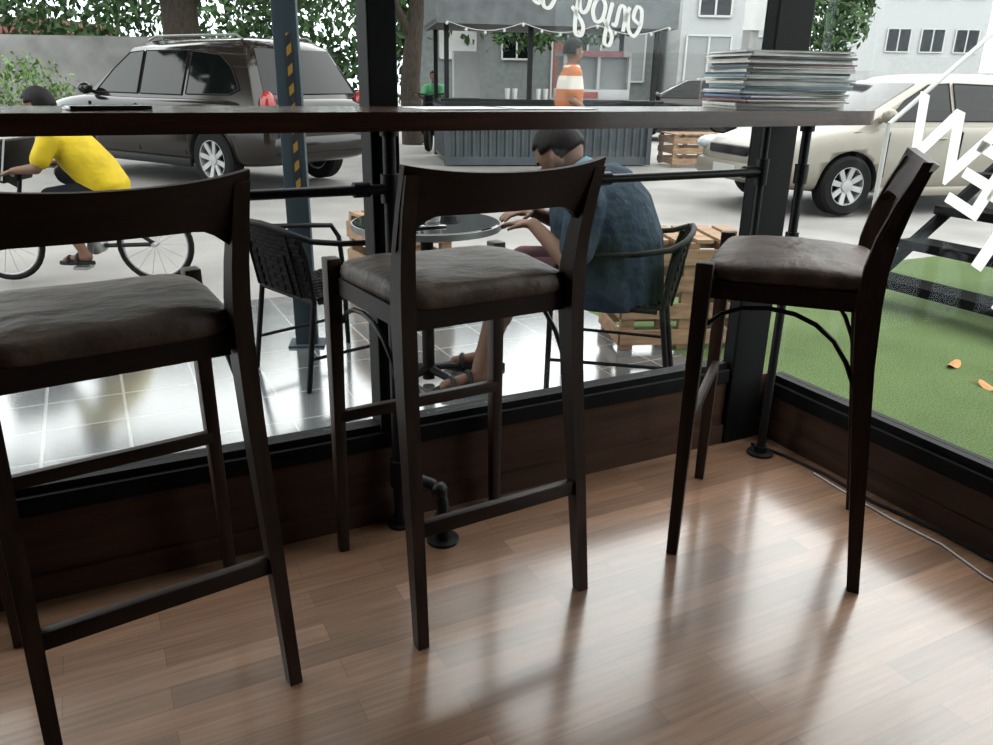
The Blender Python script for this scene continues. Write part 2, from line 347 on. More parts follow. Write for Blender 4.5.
# ------------------------------------------------------------------ bar stools
def make_stool(loc,rot,label):
    root=thing('bar_stool',label,'bar stool',loc,rot,'bar stools at the window counter')
    b=B()
    def outline(zz,sc):
        pts=[]
        for i in range(64):
            t=2*math.pi*i/64; c,s_=math.cos(t),math.sin(t); e=.24
            x=math.copysign(abs(c)**e,c)*.214*sc; y=math.copysign(abs(s_)**e,s_)*.192*sc
            pts.append(V((x*(1+.05*y/.192),y+.028,zz)))
        return pts
    prof=[(.97,.766),(1.0,.771),(1.012,.782),(1.006,.794),(.98,.804),(.93,.810),(.85,.813),(.72,.814),(.58,.814),(.44,.813),(.30,.812),(.15,.811),(.03,.811)]
    rings=[outline(z,s_) for s_,z in prof]
    for q,rg in enumerate(rings):
        for i,p in enumerate(rg):
            if q>=2:
                f=min(1,(q-1)/3)
                p.z+= .007*math.cos(p.y*8)*f + (.0018*math.sin(p.x*31+p.y*23+1)+.0012*math.sin(p.x*67-p.y*49))*(.4 if q<4 else 1)
            if q in(1,2,3): p.x*=1+.006*math.sin(i*1.9); p.y=.028+(p.y-.028)*(1+.006*math.sin(i*2.3))
    b.loft(rings); b.fin('seat_cushion',['vinyl'],root,ang=70)
    b=B()
    for sx in(-1,1): b.beam((sx*.200,-.13,.746),(sx*.213,.2,.746),(.024,.044),side=(1,0,0))
    b.beam((-.2,.205,.746),(.2,.205,.746),(.024,.044),side=(0,1,0)); b.beam((-.19,-.145,.746),(.19,-.145,.746),(.024,.044),side=(0,1,0))
    b.box((0,.03,.761),(.39,.33,.010)); b.fin('seat_frame',['woodx'],root)
    for sx in(-1,1):
        b=B(); b.beam((sx*.240,.222,.0),(sx*.230,.218,.812),(.026,.029),(.036,.042),side=(1,0,0),bev=.003); b.fin('leg',['wood'],root)
    for sx in(-1,1):
        b=B(); path=[(.225,-.240,0,.027,.029),(.219,-.205,.30,.030,.037),(.213,-.168,.60,.034,.047),(.211,-.155,.75,.035,.056),(.211,-.157,.83,.034,.052),(.213,-.168,.90,.032,.046),(.216,-.190,.98,.030,.036),(.218,-.216,1.05,.027,.026)]
        rings=[]
        for x,y,z,w,d in path: rings.append([V((sx*x+a*w/2,y+c*d/2,z)) for a,c in((-1,-1),(1,-1),(1,1),(-1,1))])
        b.loft(rings); b.fin('leg',['wood'],root,ang=30)
    b=B(); fr=[];n=24
    for i in range(n+1):
        u=-1+2*i/n; x=u*.233; yb=-.190-.034*(1-u*u); zt=1.064-.014*(1-u*u)+.005*u**4
        e=max(0,abs(u)-.62)/.38; zb=.966-.070*e**1.7
        th=.020; k=.030
        fr.append([V((x,yb-th/2-k*.9,zt)),V((x,yb+th/2-k*.9,zt)),V((x,yb+th/2+k*.1,(zt+zb)/2)),V((x,yb+th/2+k*.9,zb)),V((x,yb-th/2+k*.9,zb)),V((x,yb-th/2+k*.1,(zt+zb)/2))])
    b.loft(fr); b.fin('backrest',['woodx'],root,ang=40)
    b=B(); b.beam((-.215,-.208,.283),(.215,-.208,.283),(.022,.036),side=(0,1,0),bev=.003); b.fin('stretcher',['woodx'],root)
    b=B(); b.beam((-.235,.212,.40),(.235,.212,.40),(.02,.032),side=(0,1,0),bev=.003); b.fin('stretcher',['woodx'],root)
    for sx in(-1,1):
        b=B(); pts=[(.200,.655),(.17,.685),(.12,.705),(.06,.712),(.0,.705),(-.05,.685),(-.095,.65),(-.13,.60),(-.155,.545),(-.17,.49)]
        b.tube([(sx*.215,y,z) for y,z in pts],.006,8); b.fin('brace_rod',['pipe'],root)
    return root
s1=make_stool((.735,1.645,0),math.radians(4),'dark walnut bar stool with brown vinyl seat and curved back')
s2=copy_thing(s1,(-.02,1.605,0),math.radians(9),'dark walnut bar stool with worn brown vinyl seat and curved back')
s3=copy_thing(s1,(1.620,1.44,0),math.radians(41),'dark walnut bar stool turned sideways near the window corner')

# ------------------------------------------------------------------ things on bar
covers=[(.75,.76,.76),(.12,.22,.42),(.8,.77,.7),(.12,.13,.15),(.45,.5,.55),(.05,.05,.06),(.2,.36,.46),(.7,.7,.64),(.35,.12,.1)]
cm=[mat('magazine_cover_%s'%n,c,.4,var=.3,scale=9) for n,c in zip(['pale','blue','cream','charcoal','grey','black','teal','ivory','red'],covers)]
z=1.1535; mr=random.Random(11)
while z<1.300:
    t=mr.choice([.004,.005,.006,.008])
    b=B(); w,d=.315,.225
    b.mi=1; b.box((.001,0,t/2),(w-.003,d-.002,t*.78))
    b.mi=0; b.box((0,0,t*.05),(w,d,t*.10)); b.box((0,0,t*.95),(w,d,t*.10)); b.box((-w/2+.002,0,t/2),(.004,d,t))
    if mr.random()<.3: b.box((0,-d/2+.0015,t/2),(w,.003,t))
    o=b.fin('magazine',[cm[mr.randrange(len(cm))],'paper'],smooth=False)
    o.location=(1.765+mr.uniform(-.014,.014),1.765+mr.uniform(-.008,.008),z); o.rotation_euler=(0,0,math.radians(-14+mr.uniform(-5,5)))
    tag(o,'closed magazine in the untidy stack on the bar','magazine','magazines stacked on the bar counter'); z+=t+.0003
b=B(); b.box((0,0,.004),(.145,.072,.008),bev=.003); o=b.fin('mobile_phone',['phone']); o.location=(.05,1.73,1.1535); o.rotation_euler=(0,0,.2); tag(o,'black mobile phone lying flat on the bar','phone')
for k,(x,rz) in enumerate([(.78,.05),(1.02,-.08)]):
    b=B(); b.box((0,0,.0012),(.21,.14,.002)); o=b.fin('leaflet',['paper']); o.location=(x,1.76,1.1535); o.rotation_euler=(0,0,rz); tag(o,'white paper leaflet lying on the bar','leaflet','leaflets on the bar')
b=B(); b.tube([(1.99,1.88,.006),(2.03,1.75,.006),(2.045,1.6,.006),(2.035,1.4,.006),(2.065,1.2,.006),(2.06,.9,.006),(2.05,.2,.006)],.005,6); tag(b.fin('power_cable',['blackplast']),'black cable lying along the base of the window wall','cable')
b=B(); b.tube([(2.02,1.62,.004),(2.005,1.45,.004),(2.0,1.3,.004),(2.01,1.15,.004),(1.975,1.0,.004),(1.97,.6,.004)],.003,6); tag(b.fin('white_cable',['whitecable']),'thin white cable lying on the wood floor','cable')

def textmesh(name,body,size,matn,depth=.0008,shear=0,off=0,align='CENTER'):
    cu=bpy.data.curves.new(name,'FONT'); cu.body=body; cu.size=size; cu.extrude=depth; cu.shear=shear; cu.align_x=align; cu.offset=off
    o=bpy.data.objects.new(name,cu); COL.objects.link(o); bpy.context.view_layer.update()
    dg=bpy.context.evaluated_depsgraph_get(); me=bpy.data.meshes.new_from_object(o.evaluated_get(dg),depsgraph=dg)
    bpy.data.objects.remove(o); me.materials.clear(); me.materials.append(M[matn])
    q=bpy.data.objects.new(name,me); COL.objects.link(q); return q
def spline(pts,n=8):
    P=[V((x,y,0)) for x,y in pts]; P=[P[0]*2-P[1]]+P+[P[-1]*2-P[-2]]; out=[]
    for i in range(1,len(P)-2):
        for k in range(n):
            t=k/n; a,b_,c,d=P[i-1],P[i],P[i+1],P[i+2]
            out.append(.5*((2*b_)+(c-a)*t+(2*a-5*b_+4*c-d)*t*t+(3*b_-a-3*c+d)*t**3))
    out.append(P[-2]); return out
def script(name,strokes,unit,mw,label,r=.06):
    b=B()
    for st in strokes: 
        pts=spline(st) if len(st)>1 else [V((st[0][0]-.04,st[0][1],0)),V((st[0][0]+.04,st[0][1]+.03,0))]
        n=len(pts); L=[];R_=[]
        for i,p in enumerate(pts):
            d=(pts[min(i+1,n-1)]-pts[max(i-1,0)]).normalized(); q=V((-d.y,d.x,0)); w=r*(.65+.5*abs(d.y))
            L.append((p+q*w)*unit); R_.append((p-q*w)*unit)
        b.loft([[a,c,c+V((0,0,.0008)),a+V((0,0,.0008))] for a,c in zip(L,R_)])
    o=b.fin(name,['vinyls'],smooth=False); o.matrix_world=mw; tag(o,label,'window lettering'); return o
ENJOY=[[(0,.35),(.32,.48),(.30,.80),(.1,.76),(.0,.35),(.14,.0),(.4,.12),(.55,.55)],
 [(.55,.72),(.60,.4),(.58,.0)],[(.58,.3),(.74,.66),(.90,.6),(.9,.12),(1.05,.1)],
 [(1.2,.66),(1.2,.1),(1.15,-.45),(.95,-.5),(.95,-.2),(1.35,.12)],[(1.24,.95)],
 [(1.62,.70),(1.42,.5),(1.42,.12),(1.62,0),(1.80,.22),(1.78,.55),(1.60,.70),(1.78,.60),(1.96,.62)],
 [(1.98,.70),(2.00,.25),(2.15,.10),(2.32,.3),(2.38,.70)],[(2.38,.70),(2.36,.0),(2.22,-.5),(2.0,-.5),(2.05,-.2),(2.55,.15)]]
AA=[[(.42,.6),(.2,.72),(0,.45),(.08,.08),(.3,.05),(.44,.4),(.46,.68)],[(.46,.68),(.46,.1),(.7,.1)]]
base=lambda x,z,rt: Matrix.Translation((x,YF+.022,z))@Matrix.Rotation(math.pi,4,'Z')@Matrix.Rotation(math.pi/2,4,'X')@Matrix.Rotation(math.radians(rt),4,'Z')
script('window_lettering',ENJOY,.090,base(1.43,1.335,14),'white handwritten script vinyl lettering on the window glass')
script('window_lettering',AA,.09,base(1.15,1.39,14),'short white handwritten vinyl word on the window glass')
Lm=Matrix(((0,0,1,0),(1,0,0,0),(0,1,0,0),(0,0,0,1)))
for body,y,z,sz,rt in(('E',1.28,1.26,.26,14),('W',1.50,.99,.26,20),('E',1.375,.90,.26,22),('T',1.30,.76,.28,22),('T',1.22,.66,.26,22)):
    t=textmesh('window_lettering',body,sz,'vinylw',off=.003)
    t.matrix_world=Matrix.Translation((XR+.022,y,z))@Lm@Matrix.Rotation(math.radians(rt),4,'Z')
    tag(t,'large white block vinyl letter on the side window glass','window lettering')

# ------------------------------------------------------------------ outdoor steel post
root=thing('steel_post','tall blue grey steel post with yellow and black warning strip','post',(.90,3.95,G),math.radians(-20))
b=B(); b.box2((-.055,-.04,0),(.055,.04,3.6),bev=.004); b.box2((-.09,-.07,0),(.09,.07,.012)); b.fin('post_shaft',['post'],root)
b=B(); b.box2((.002,-.045,.78),(.024,-.0405,1.50)); b.fin('warning_strip',['stripe'],root)

# ------------------------------------------------------------------ rattan armchair
def make_armchair(loc,rot,label):
    root=thing('rattan_armchair',label,'chair',loc,rot,'black rattan patio chairs')
    b=B(); r=.0125
    for sx in(-1,1):
        b.tube([(sx*.25,.24,0),(sx*.255,.235,.40),(sx*.265,.225,.56),(sx*.275,.19,.62),(sx*.28,.05,.635),(sx*.275,-.12,.65),(sx*.245,-.25,.67),(sx*.19,-.31,.70),(sx*.10,-.335,.72),(0,-.34,.725)],r,10)
        b.tube([(sx*.23,-.30,0),(sx*.22,-.24,.40),(sx*.225,-.27,.6),(sx*.215,-.295,.68)],r,10)
        b.tube([(sx*.235,.22,.41),(sx*.225,-.22,.40)],r,10)
        b.tube([(sx*.25,.24,.15),(sx*.23,-.27,.15)],.008,8)
    b.tube([(-.245,.235,.41),(.245,.235,.41)],r,10); b.tube([(-.22,-.24,.40),(.22,-.24,.40)],r,10)
    b.fin('frame',['rattanframe'],root)
    b=B()
    for i in range(17):
        y=-.225+.45*i/16
        pts=[(x*.232,y,.415-.018*(1-x*x)+(.004 if (k+i)%2 else -.002)) for k,x in enumerate([-1,-.75,-.5,-.25,0,.25,.5,.75,1])]
        b.tube(pts,.0135,6,flat=.35,side=(0,1,0))
    for i in range(9):
        x=-.2+.4*i/8; b.tube([(x,-.23,.407),(x,0,.403),(x,.235,.410)],.007,6)
    b.fin('seat',['wicker'],root)
    b=B()
    for i in range(15):
        zz=.43+.28*i/14; tt=(zz-.4)/.33
        pts=[]
        for k in range(13):
            a=-1+k/6; w=.225
            y=-.245-.07*tt-.025*(1-a*a)+ (.003 if (k+i)%2 else -.003)
            if tt>.8 : w*=(1-.45*(tt-.8)/.2)
            pts.append((a*w,y,zz))
        b.tube(pts,.0125,6,flat=.4,side=(0,0,1))
    for i in range(7):
        x=-.18+.36*i/6; b.tube([(x,-.25-.025,.42),(x*.98,-.285-.02,.57),(x*.85,-.32,.70)],.006,6)
    b.fin('backrest',['wicker'],root)
    return root
MAN=V((2.04,2.91,G)); mf=V((-.78,.625,0)).normalized()
chf=V((-.765,.643,0)).normalized()
c1=make_armchair(MAN-chf*.02,math.atan2(chf.y,chf.x)-math.pi/2,'black rattan armchair with a man sitting in it')
c2=copy_thing(c1,(.95,3.58,G),math.radians(-72),'empty black rattan armchair beside the round patio table')

# ------------------------------------------------------------------ patio table
TB=V((1.27,3.18,G))
root=thing('patio_table','round smoked glass patio table with a metal pedestal','table',TB)
b=B(); b.lathe([(.001,.722),(.31,.722),(.316,.727),(.316,.737),(.31,.742),(.001,.742)],seg=40); b.fin('table_top',['tabletop'],root)
b=B(); b.lathe([(.30,.712),(.322,.712),(.322,.738),(.317,.738),(.317,.722),(.30,.722),(.30,.712)],seg=40,cap=False); b.fin('table_rim',['alum'],root)
b=B(); b.tube([(0,0,.02),(0,0,.72)],.028,14)
for k in range(4):
    a=k*math.pi/2+.4; c,s_=math.cos(a),math.sin(a); b.tube([(0,0,.07),(c*.12,s_*.12,.05),(c*.25,s_*.25,.012)],[.02,.016,.012],8)
b.fin('pedestal',['rattanframe'],root)
def glass_cup(name,loc,r,h,matn,label,cat,group=None):
    b=B(); b.lathe([(.001,0),(r*.75,0),(r,h),(r*.92,h),(r*.68,.006),(.001,.006)],seg=20); o=b.fin(name,[matn]); o.location=loc; tag(o,label,cat,group)
glass_cup('cup',TB+V((.02,-.02,.7425)),.042,.06,'cupw','small white ceramic cup on the patio table','cup')
glass_cup('cup',TB+V((-.18,-.02,.7425)),.036,.07,'cupw','small white ceramic cup near the patio table edge','cup')
glass_cup('ashtray',TB+V((.14,.10,.7425)),.06,.03,'alum','shallow metal ashtray on the patio table','ashtray')
glass_cup('drinking_glass',TB+V((-.08,.10,.7425)),.034,.10,'carglass','dark drinking glass on the patio table','drinking glass')
b=B(); b.box((0,0,.004),(.14,.07,.008),bev=.003); o=b.fin('mobile_phone',['phone']); o.location=TB+V((-.05,-.14,.7425)); tag(o,'black mobile phone lying on the patio table','phone')

# ------------------------------------------------------------------ people
def frame_fn(o,f):
    f=f.normalized(); l=V((-f.y,f.x,0))
    return lambda a,b_,c: V(o)+f*a+l*b_+V((0,0,c))
def rotmat(fwd,up):
    f=fwd.normalized(); l=up.cross(f).normalized(); u=f.cross(l).normalized()
    return Matrix((f,l,u)).transposed()
def hand(b,wr,dirv,nrm,sc=1.0,curl=.5):
    d=dirv.normalized(); n=(nrm-d*nrm.dot(d)).normalized(); s_=d.cross(n).normalized()
    R=Matrix((d,s_,n)).transposed()
    b.ball(wr+d*.045*sc,(.05*sc,.042*sc,.016*sc),R,12)
    L=[.068,.078,.073,.056]
    for k,l in enumerate(L):
        base=wr+d*.082*sc+s_*(-.030+.02*k)*sc; 
        k1=base+(d*math.cos(curl*.4)-n*math.sin(curl*.4))*l*.5*sc; k2=k1+(d*math.cos(curl*1.3)-n*math.sin(curl*1.3))*l*.5*sc
        b.limb(base,.0092*sc,k1,.0085*sc,8); b.limb(k1,.0085*sc,k2,.007*sc,8)
    tb=wr+d*.025*sc-s_*.034*sc; t1=tb+(d*.7-s_*.7-n*.2).normalized()*.035*sc; t2=t1+(d*.9-s_*.1-n*.4).normalized()*.028*sc
    b.limb(tb,.012*sc,t1,.010*sc,8); b.limb(t1,.010*sc,t2,.008*sc,8)
def person(name,label,origin,fdir,J,shirt,pants,shoe,vox=.009,sc=1.0,long_pants=False,hem=0):
    T=frame_fn(origin,fdir); j={k:T(*v) for k,v in J.items() if k not in('headf','w','dep','hs')}
    root=thing(name,label,'person',origin)
    l=V((-fdir.y,fdir.x,0)).normalized(); W=J.get('w',.17); D=J.get('dep',.11); hs=J.get('hs',sc)
    hf=(T(*J['headf'])-T(0,0,0)).normalized(); 
    up=(j['head']-j['neck']).normalized(); R=rotmat(hf,(V((0,0,1))+up*.3).normalized())
    def torso(b,off,low=.09):
        h,c,n=j['hip'],j['chest'],j['neck']
        mid=(h+c)/2-fdir*.02
        pts=[(h-V((0,0,low*sc)),W*(.80 if low<.1 else 1.0),D*(1.0 if low<.1 else 1.12)),(h,W*1.0,D*1.1),(mid,W*.97,D*1.14),(c-fdir*.01,W*1.06,D*1.12),(c.lerp(n,.5)-fdir*.01,W*1.04,D*.98),(c.lerp(n,.8),W*.8,D*.8),(n,W*.45,D*.5)]
        rings=[]
        for i,(p,w,d) in enumerate(pts):
            ax=(pts[min(i+1,len(pts)-1)][0]-pts[max(i-1,0)][0]).normalized()
            fo=l.cross(ax).normalized()
            rings.append([p+l*math.cos(t)*(w+off)+fo*math.sin(t)*(d+off) for t in[2*math.pi*k/20 for k in range(20)]])
        b.loft(rings)
    b=B(); torso(b,0)
    b.limb(j['neck'],.058*hs,j['head'],.05*hs)
    hc=j['head']
    b.ball(hc+R@V((-.008,0,.02))*hs,V((.095,.078,.10))*hs,R,20); b.ball(hc+R@V((.018,0,-.045))*hs,V((.068,.058,.065))*hs,R,16)
    b.ball(hc+R@V((.090,0,-.018))*hs,V((.017,.014,.016))*hs,R,10); b.limb(hc+R@V((.080,0,.022))*hs,.010*hs,hc+R@V((.096,0,-.016))*hs,.012*hs,8)
    b.ball(hc+R@V((.070,0,-.088))*hs,V((.022,.026,.018))*hs,R,10)
    for s_ in(-1,1): b.ball(hc+R@V((-.005,s_*.079,-.008))*hs,V((.018,.010,.030))*hs,R,10)
    for side in('L','R'):
        b.limb(j['neck'].lerp(j['sh'+side],.5),.055*sc,j['sh'+side],.056*sc)
        b.limb(j['sh'+side],.054*sc,j['el'+side],.040*sc); b.limb(j['el'+side],.041*sc,j['wr'+side],.026*sc)
        hd=(T(*J['hd'+side])-T(0,0,0)); hand(b,j['wr'+side],hd,V((0,0,1)),sc)
        b.limb(j['hp'+side],.088*sc,j['kn'+side],.060*sc); b.limb(j['kn'+side],.058*sc,j['an'+side],.036*sc)
        cm_=j['kn'+side].lerp(j['an'+side],.32); b.ball(cm_-fdir*.012,(.052*sc,.052*sc,.09*sc))
        fd=(T(*J['ft'+side])-T(0,0,0)).normalized()
        b.limb(j['an'+side]+V((0,0,-.03))*sc-fd*.02,.036*sc,j['an'+side]+fd*.15*sc+V((0,0,-.055*sc)),.024*sc)
    o=b.fin('body',['skin'],root); evalmesh(o,[('REMESH',dict(mode='VOXEL',voxel_size=vox)),('SMOOTH',dict(factor=.5,iterations=3))])
    b=B(); torso(b,.018,low=.09+hem)
    for side in('L','R'):
        b.limb(j['neck'].lerp(j['sh'+side],.45),.068*sc,j['sh'+side],.080*sc)
        b.limb(j['sh'+side],.080*sc,j['sh'+side].lerp(j['el'+side],.72),.070*sc)
    o=b.fin('shirt',[shirt],root); evalmesh(o,[('REMESH',dict(mode='VOXEL',voxel_size=vox*1.2)),('SMOOTH',dict(factor=.5,iterations=5))])
    b=B(); ax=(j['head']-j['neck']).normalized(); x,y,z_=basis(ax,l)
    b.loft([[j['neck']+ax*h+(x*math.cos(t)+y*math.sin(t))*rr*hs for t in[2*math.pi*k/20 for k in range(20)]] for h,rr in((-.035,.108),(.02,.094),(.05,.080),(.05,.068),(.0,.07))])
    b.fin('collar',['collar' if shirt=='navy' else shirt],root)
    b=B()
    h=j['hip']; rings=[]
    for dz,w,d in((-.10,.85,.98),(-.05,.95,1.06),(.02,.97,1.06),(.05,.94,1.0)):
        rings.append([h+V((0,0,dz*sc))+l*math.cos(t)*(W*w+.012)+fdir*math.sin(t)*(D*d+.012) for t in[2*math.pi*k2/20 for k2 in range(20)]])
    b.loft(rings)
    for side in('L','R'):
        b.limb(j['hp'+side],.103*sc,j['hp'+side].lerp(j['kn'+side],.92),.082*sc)
        if long_pants: b.limb(j['kn'+side],.075*sc,j['an'+side]+V((0,0,.01)),.055*sc)
    o=b.fin('trousers' if long_pants else 'shorts',[pants],root); evalmesh(o,[('REMESH',dict(mode='VOXEL',voxel_size=vox*1.2)),('SMOOTH',dict(factor=.5,iterations=3))])
    for side in('L','R'):
        fd=(T(*J['ft'+side])-T(0,0,0)).normalized(); fl=V((-fd.y,fd.x,0)); a=j['an'+side]
        b=B(); base_=a+V((0,0,-.088*sc))
        rings=[]
        for zz,sc2 in((0,1),(.022,1.0),(.026,.96)):
            rings.append([base_+V((0,0,zz))*sc+(fd*(.065+.135*math.cos(t))*sc2+fl*(.043+.008*math.cos(t))*math.sin(t)*sc2)*sc for t in[2*math.pi*k/20 for k in range(20)]])
        b.loft(rings)
        b.tube([base_+(fd*.05+fl*(.045*math.cos(t))+V((0,0,.02+.06*math.sin(t))))*sc for t in[math.pi*k/8 for k in range(9)]],.012*sc,6)
        b.tube([base_+(fd*.12+fl*(.045*math.cos(t))+V((0,0,.02+.04*math.sin(t))))*sc for t in[math.pi*k/8 for k in range(9)]],.012*sc,6)
        b.fin('shoe',[shoe],root)
    b=B(); b.ball((0,0,0),(1,1,1),seg=24)
    for v in list(b.bm.verts):
        p=v.co
        if (p.x>.55 and p.z<.50) or p.z<-.50 or (p.x>.25 and p.z<.05): b.bm.verts.remove(v)
    for v in b.bm.verts:
        p=v.co.copy(); v.co=hc+R@V((p.x*.106-.012,p.y*.087,p.z*.112+.024))*hs
    o=b.fin('hair',['hair'],root); evalmesh(o,[('SOLIDIFY',dict(thickness=.012,offset=1))])
    for s_ in(-1,1):
        b=B(); b.ball(hc+R@V((.080,s_*.030,.010))*hs,.0115*hs,seg=10); b.mi=1; b.ball(hc+R@V((.0885,s_*.030,.010))*hs,.006*hs,seg=8); b.fin('eye',['eye','hair'],root)
        b=B(); b.tube([hc+R@V((.086,s_*.015,.030))*hs,hc+R@V((.084,s_*.032,.036))*hs,hc+R@V((.074,s_*.048,.031))*hs],.004*hs,6); b.fin('eyebrow',['hair'],root)
    b=B(); b.tube([hc+R@V((.076,-.022,-.055))*hs,hc+R@V((.086,0,-.053))*hs,hc+R@V((.076,.022,-.055))*hs],.006*hs,8); b.fin('mouth',['lip'],root)
    for c in root.children:
        c.matrix_parent_inverse=Matrix.Translation(-V(origin))
    return root
J=dict(hip=(-.02,0,.50),chest=(.06,0,.76),neck=(.16,0,.915),head=(.24,-.01,1.005),headf=(1,-.15,-.9),w=.255,dep=.195,hs=1.12,
 shL=(.09,.245,.84),elL=(.12,.35,.60),wrL=(.31,.24,.745),hdL=(.85,-.4,-.02),
 shR=(.11,-.245,.84),elR=(.20,-.27,.65),wrR=(.36,-.02,.760),hdR=(.75,.6,-.02),
 hpL=(0,.11,.49),knL=(.42,.20,.50),anL=(.52,.30,.095),ftL=(.8,.5,0),
 hpR=(0,-.11,.49),knR=(.43,-.08,.50),anR=(.54,.02,.095),ftR=(.9,.2,0))
person('person','man in slate blue polo shirt and plum shorts sitting hunched forward',MAN,mf,J,'navy','pink','rubber',vox=.008,sc=1.10,hem=.012)
# ------------------------------------------------------------------ bicycle + rider
rw=V((.33,5.655,G)); bd=V((-.90,.435,0)).normalized()
root=thing('bicycle','small dark bicycle with black front box ridden along street','bicycle',rw,math.atan2(bd.y,bd.x))
R_=.255
for x in(0,.98):
    b=B(); n=32
    for rr,tt,mi in((R_-.018,.018,0),(R_-.04,.008,1)):
        b.mi=mi
        rings=[[V((x+math.cos(a)*(rr+tt*math.cos(t)),tt*math.sin(t),R_+math.sin(a)*(rr+tt*math.cos(t)))) for t in[2*math.pi*k/8 for k in range(8)]] for a in[2*math.pi*k/n for k in range(n+1)]]
        b.loft(rings,cap=False)
    b.mi=1
    for k in range(14):
        a=2*math.pi*k/14; b.tube([(x,0,R_),(x+math.cos(a)*(R_-.04),0,R_+math.sin(a)*(R_-.04))],.0018,5)
    b.tube([(x,-.04,R_),(x,.04,R_)],.015,10)
    b.fin('wheel',['tyre','rim'],root)
b=B()
for p in([(0,.0,R_),(.38,0,.24)],[(.38,0,.24),(.24,0,.50)],[(0,0,R_),(.27,0,.44)],[(.38,0,.24),(.84,0,.48)],[(.27,0,.44),(.83,0,.54)],[(.98,0,R_),(.85,0,.52)],[(.85,0,.5),(.80,0,.71)]): b.tube(p,.014,8)
b.fin('frame',['black'],root)
b=B(); b.tube([(.70,-.26,.72),(.78,-.17,.73),(.80,0,.71),(.78,.17,.73),(.70,.26,.72)],.011,8); b.fin('handlebar',['alum'],root)
b=B(); b.ball((.22,0,.515),(.12,.07,.022)); b.fin('saddle',['blackplast'],root)
b=B(); b.tube([(.38,-.05,.24),(.38,.05,.24)],.05,12); b.tube([(.38,.06,.24),(.44,.07,.12)],.008,6); b.tube([(.38,-.06,.24),(.32,-.07,.36)],.008,6)
b.box((.44,.11,.12),(.09,.1,.018)); b.box((.32,-.11,.36),(.09,.1,.018)); b.fin('pedal_crank',['alum'],root)
b=B(); Rb=Matrix.Rotation(math.radians(-14),3,'Y')
b.box((.93,0,.82),(.30,.34,.27),rot=Rb,bev=.012); b.beam((.82,0,.64),(.91,0,.69),(.06,.02)); b.mi=1; b.box((.935,0,.955),(.31,.36,.012),rot=Rb); b.box((.795,.0,.80),(.012,.35,.26),rot=Rb); b.fin('front_box',['blackplast','alum'],root)
J=dict(hip=(.25,0,.62),chest=(.41,0,.82),neck=(.53,0,.98),head=(.61,0,1.10),headf=(1,0,-.3),w=.150,dep=.105,hs=.98,
 shL=(.49,.165,.93),elL=(.56,.25,.76),wrL=(.70,.25,.745),hdL=(1,0,-.3),shR=(.49,-.165,.93),elR=(.56,-.25,.76),wrR=(.70,-.25,.745),hdR=(1,0,-.3),
 hpL=(.25,.08,.60),knL=(.60,.11,.56),anL=(.42,.11,.215),ftL=(1,0,0),hpR=(.25,-.08,.60),knR=(.59,-.11,.70),anR=(.30,-.11,.455),ftR=(1,0,0))
person('person','cyclist in a yellow jersey and dark shorts leaning over handlebars',rw,bd,J,'yellow','dark','rubber',vox=.011,sc=.86)
J=dict(hip=(0,0,.95),chest=(0,0,1.22),neck=(.0,0,1.43),head=(.02,0,1.60),headf=(1,.1,-.05),w=.165,dep=.12,
 shL=(0,.18,1.38),elL=(-.04,.22,1.12),wrL=(.16,.2,1.0),hdL=(1,0,-.2),shR=(0,-.18,1.38),elR=(-.04,-.22,1.12),wrR=(.16,-.2,1.0),hdR=(1,0,-.2),
 hpL=(0,.09,.90),knL=(.02,.10,.5),anL=(0,.11,.09),ftL=(1,.2,0),hpR=(0,-.09,.90),knR=(.02,-.10,.5),anR=(0,-.11,.09),ftR=(1,-.2,0))
vf=(S(.15,1)).normalized()
person('person','person with black hair and orange and white shirt by kiosk',S(9.2,.76,G),vf,J,'shirt3','dark','rubber',vox=.014,long_pants=True)

